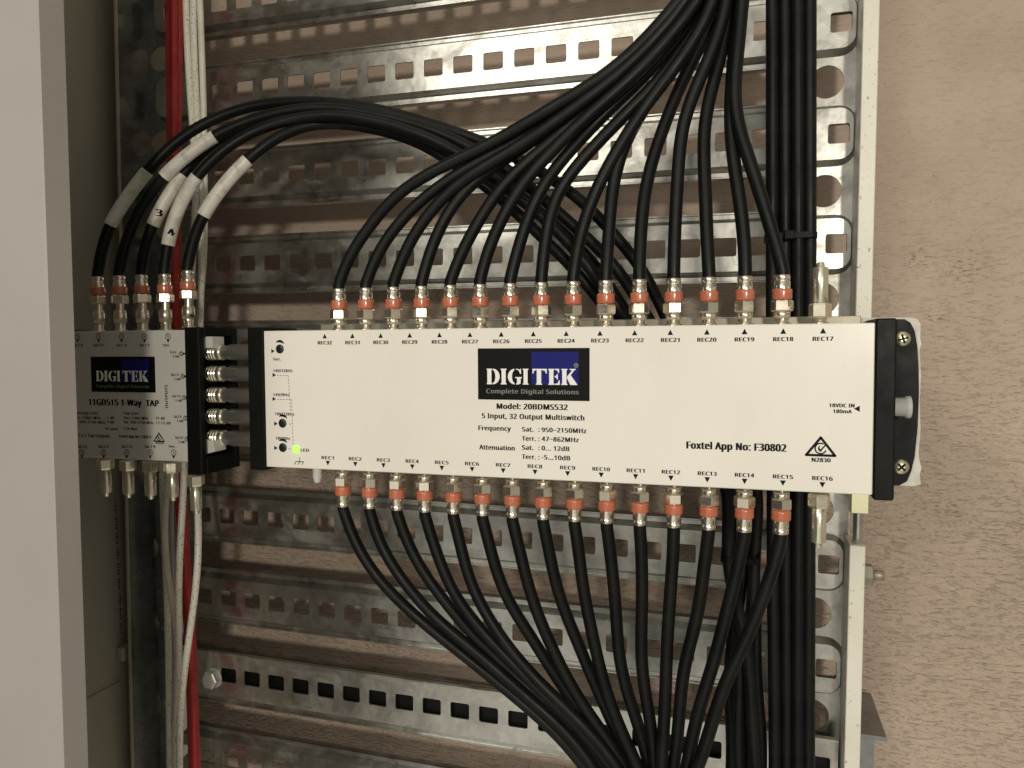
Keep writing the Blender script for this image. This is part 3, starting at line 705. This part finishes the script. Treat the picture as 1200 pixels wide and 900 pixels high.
bot = {
1: ([(407,616),(423,650),(450,687),(483,720),(530,757),(560,780),(596,810),(632,841),(660,868),(690,904),(704,925)], 42),
2: ([(437,614),(450,650),(477,687),(510,723),(540,750),(566,771),(592,794),(628,825),(662,856),(700,903),(712,925)], 34),
3: ([(470,618),(483,650),(507,687),(537,726),(560,750),(586,774),(616,804),(652,836),(680,862),(712,903),(722,925)], 44),
4: ([(501,616),(512,650),(530,693),(546,716),(570,746),(598,776),(632,808),(664,838),(694,868),(722,905),(730,925)], 34),
5: ([(535,618),(542,650),(551,686),(566,716),(587,748),(616,782),(648,814),(682,848),(708,878),(730,908),(738,926)], 25),
6: ([(569,620),(576,650),(587,686),(601,716),(624,750),(642,778),(662,808),(684,838),(706,864),(730,902),(742,926)], 40),
7: ([(604.5,624),(611,655),(619,686),(630,720),(645,758),(665,798),(687,832),(710,862),(734,902),(744,926)], 30),
8: ([(640,624),(645,655),(651,686),(663,720),(681,766),(699,806),(720,850),(740,896),(750,926)], 40),
9: ([(676,626),(680,660),(683,690),(690,728),(701,780),(716,824),(732,864),(748,898),(758,926)], 29),
10: ([(713,628),(717,660),(720,700),(725,760),(732,800),(742,834),(752,866),(760,896),(766,926)], 40),
11: ([(752,632),(752.5,670),(752,720),(752.5,780),(757,820),(763,860),(768,896),(770,926)], 31),
12: ([(790,634),(787,675),(784,730),(780,780),(777.5,840),(776,896),(776,926)], 22),
13: ([(829,640),(824,670),(818,720),(808,760),(799,800),(794,850),(789,900),(786,926)], 30),
14: ([(870,642),(862,675),(850,728),(836,772),(824,812),(815,852),(805,900),(798,926)], 22),
15: ([(913,646),(907,666),(889,712),(869,762),(852,798),(836,840),(818,896),(806,926)], 14),
}
for i in range(15):
    tr, ye = bot[i+1]
    coax(-1, BOTX[i], ZB, tr, 'black coax cable with orange banded plug on the lower port marked REC%d' % (i+1), 'cables fanning down from the multiswitch', ys=(19, ye))
tail = lambda px, Y: [(px[0], 385, Y), (px[1], 470, Y), (px[2], 560, Y), (px[3], 655, Y), (px[4], 760, Y), (px[5], 905, Y), (px[5], 930, Y)]
tapc = [
 ([(119,288,19),(128,262,20),(148,231,24),(172,200,30),(196,175,36),(225,152,44),(263,134,54),(307,121,62),(353,118,68),(400,121,70),(445,129,70),(492,141,70),(540,157,70),(585,174,70),(632,199,72),(680,235,74),(722,277,76),(755,315,78),(768,345,78)]+tail((785,828,886,884,878,878), 78),
  [((130,263,20),(174,200,31),None)]),
 ([(146,287,19),(162,247,20),(188,210,22),(220,180,27),(252,158,34),(290,141,42),(340,129,52),(392,126,58),(445,135,60),(500,150,61),(545,169,62),(590,196,62),(640,235,64),(690,280,68),(730,325,70),(755,364,70)]+tail((768,815,862,863,866,866), 70),
  [((190,208,22),(250,159,34),None)]),
 ([(168,290,19),(178,263,20),(194,234,25),(212,205,32),(236,178,40),(268,154,48),(310,138,58),(360,132,66),(410,133,74),(455,142,78),(498,156,80),(542,178,80),(586,208,80),(631,246,82),(679,291,84),(716,336,86)]+tail((748,812,873,873,857,857), 87),
  [((178,264,20),(211,206,32),'3')]),
 ([(196,285,19),(207,246,19),(228,207,21),(256,181,27),(284,160,34),(322,143,42),(364,135,50),(410,136,52),(457,146,53),(505,163,54),(550,187,54),(600,224,55),(650,268,58),(692,315,61),(722,356,62)]+tail((744,802,850,853,874,887), 64),
  [((196,286,19),(230,205,21),'4')]),
 ([(224,285,19),(237,251,20),(261,217,23),(290,187,30),(317,165,38),(348,149,50),(380,143,60),(414,145,67),(457,155,71),(500,172,72),(545,200,72),(590,236,72),(640,281,74),(680,325,76),(710,364,77)]+tail((738,800,880,881,886,892), 84),
  [((237,251,20),(290,188,30),None)]),
]
wlab = ['grey shaded marker sleeve on the leftmost tap port', 'long white marker sleeve crossing in front on the second tap port',
        'white sleeve handwritten 3 on the middle tap port', 'white sleeve handwritten 4 on the fourth tap port', 'plain white marker sleeve on the rightmost tap port']
tapsw = []
for i, (tr, mk) in enumerate(tapc):
    coax(2, TAPX[i], 46.6 if i < 4 else 48.4, tr, 'black coax cable with '+wlab[i], 'cables arching over from the tap box', r=3.95, markers=mk)

# terminators
def term_meshes(ax, body, L1=19.0):
    z = ax[2]
    a = MB().hexa((0,0,3.6*z), ax, 8.0, 6.1).mesh('hex_nut', body)
    b = MB().lathe((0,0,0), ax, [(11.4, 3.6), (11.9, 4.1), (11.9+L1, 4.1), (12.5+L1, 3.6), (12.8+L1, 2.2), (15+L1, 2.0), (15.4+L1, 1.2)], 24).mesh('barrel', body)
    return [('hex_nut', a), ('barrel', b)]
TM = {1: term_meshes((0,0,1), M_['brass']), -1: term_meshes((0,0,-1), M_['brass']), -2: term_meshes((0,0,-1), M_['brass'], 17)}
def terminator(k, x, z, label, group=None, rot=.2):
    t = thing('terminator_plug', label, 'connector', (x, 19, z), group)
    for nm, me in TM[k]:
        o = bpy.data.objects.new(nm, me); COL.objects.link(o); o.parent = t
        if nm == 'hex_nut': o.rotation_euler = (0, 0, rot)
terminator(1, TOPX[15], ZT, 'bright metal terminator plug on the upper port marked REC17', rot=.1)
terminator(-1, BOTX[15], ZB, 'bright metal terminator plug on the lower port marked REC16', rot=.5)
tl = ['leftmost and darkest of the terminator plugs under the tap box', 'dark terminator plug second from the left under the tap box', 'yellowish terminator plug in the middle under the tap box',
      'yellowish terminator plug over the red cable under the tap box', 'terminator plug under the black end cap of the tap box']
for i, px in enumerate((124, 150, 176, 202, 229)):
    x = at(px, 550, 19).x; zb = -45.0 if i < 4 else -53.6
    terminator(-2, x, zb, tl[i], 'terminator plugs under the tap box', rot=i*.27)
    put('output_port', portm_b, tp, (x, 19, zb), TP)

# ------------------------------------------------------------------ vertical cables
def run(name, pts, r, material, label, cat, group, it=14):
    if name == 'white_cable': pts = [(a, b, c-(30 if b >= 600 else 18 if b > 540 else 0)) for a, b, c in pts]
    P = [at(*q) for q in pts]; b = P[-1]
    t = MB().tube(smooth_path(P, 5, it), r).build(name, material, None, tuple(b)); t.location = b*S
    return tag(t, label, cat, group)
tg_ = 'thick black trunk cables running down behind the multiswitch'
tk = [(905, 905, 906, 908, 76, 'leftmost'), (920, 920, 921, 922, 78, 'second from the left'), (935, 935, 935, 935, 76, 'third from the left'), (949, 949, 948, 947.5, 78, 'rightmost'),]
for a, b, c, d, Y, w in tk:
    run('trunk_cable', [(a, -30, Y), (a, 120, Y), (b, 260, Y), (b, 400, Y), (c, 560, Y), (c, 700, Y), (d, 820, Y), (d, 940, Y)], 4.0, M_['jacket'], 'thick black trunk cable, %s of the four in front' % w, 'cable', tg_)
for a, w in ((912, 'left'), (928, 'middle'), (943, 'right')):
    run('trunk_cable', [(a, -30, 86), (a+.5, 200, 86), (a, 400, 86), (a, 600, 86), (a+1, 800, 86), (a, 940, 86)], 3.9, M_['jacket'], 'black trunk cable behind the front trunk cables, %s of the three at the back' % w, 'cable', tg_)
def tie(px0, px1, py, Y0, Y1, label, cyy):
    a = at(px0, py, Y0); b = at(px1, py, Y0); mb = MB(); z = a.z; w = 1.8
    x0, x1 = a.x-1, b.x+1
    out = rrect(x0, x1, Y0-1, Y1+1, 4.5, 4); inn = rrect(x0+1.1, x1-1.1, Y0+.1, Y1-.1, 3.6, 4); n = len(out)
    vs = [(x, y, z-w) for x, y in out]+[(x, y, z+w) for x, y in out]+[(x, y, z-w) for x, y in inn]+[(x, y, z+w) for x, y in inn]
    fs = []
    for i in range(n):
        j = (i+1) % n; fs += [(i, j, n+j, n+i), (2*n+i, 3*n+i, 3*n+j, 2*n+j), (i, 2*n+i, 2*n+j, j), (n+i, n+j, 3*n+j, 3*n+i)]
    mb.add(vs, fs); h = at(cyy, py, Y0-3); mb.box(h.x-3, h.x+3, Y0-4.2, Y0-1, z-2.8, z+2.8, .5)
    t = mb.build('cable_tie', M_['black']); tag(t, label, 'cable tie')
tie(897.5, 956.5, 277, 71, 91.5, 'black cable tie around the trunk cables above the multiswitch', 925)
tie(846, 889, 656, 59, 92, 'black cable tie around the cable bundle below the multiswitch', 868)

rg = 'red cables down the left upright'
for px, nm, Yd in ((197.5, 'left', 100), (204, 'middle', 95), (210, 'right', 101)):
    d = px-204
    run('red_cable', [(px, -30, Yd), (px+.5, 60, Yd), (204+d*.8, 130, Yd), (204+d*.7, 200, Yd), (205+d*.6, 290, Yd), (206+d*.6, 400, Yd), (209+d*.6, 520, Yd), (213+d*.5, 600, Yd), (218+d*.5, 680, Yd), (224+d*.5, 760, Yd), (226+d*.5, 840, Yd), (230+d*.6, 940, Yd)],
        2.75, M_['red_wire'], 'red cable beside the left upright, %s of the three' % nm, 'cable', rg)
wg = 'white cables down the left upright'
run('white_cable', [(217.5, -30, 92), (219.5, 60, 92), (225, 140, 92), (230, 220, 92), (224, 330, 93), (216, 470, 93), (217, 545, 92), (212, 620, 91), (209, 690, 90), (210, 760, 98), (206, 850, 98), (206, 940, 98)], 2.7, M_['speckled_wire'], 'speckled white cable hanging closest to the red cables at the top', 'cable', wg)
run('white_cable', [(226, -30, 94), (227.5, 60, 94), (231, 140, 94), (236, 220, 98), (236, 330, 103), (232, 470, 104), (231, 580, 96), (234, 640, 91), (230, 690, 88), (222, 745, 88), (214, 800, 90), (210, 860, 90), (211, 940, 90)], 2.7, M_['speckled_wire'], 'speckled white cable second from the red cables at the top, bowing right low down', 'cable', wg)
run('white_cable', [(233, -30, 96), (236.5, 60, 96), (239, 140, 98), (240, 240, 103), (237, 340, 110), (215, 470, 108), (196, 560, 100), (192, 640, 97), (198, 690, 96), (208, 735, 96), (212, 790, 106), (204, 850, 106), (203, 940, 106)], 2.5, M_['white_wire'], 'plain white cable rightmost at the top, bowing left under the tap box', 'cable', wg)
run('white_cable', [(186, 400, 104), (190, 560, 104), (195, 680, 104), (197, 740, 105), (198, 820, 105), (199.5, 940, 105)], 2.6, M_['speckled_wire'], 'printed pale cable against the lower left upright beneath the other white cables', 'cable', wg)
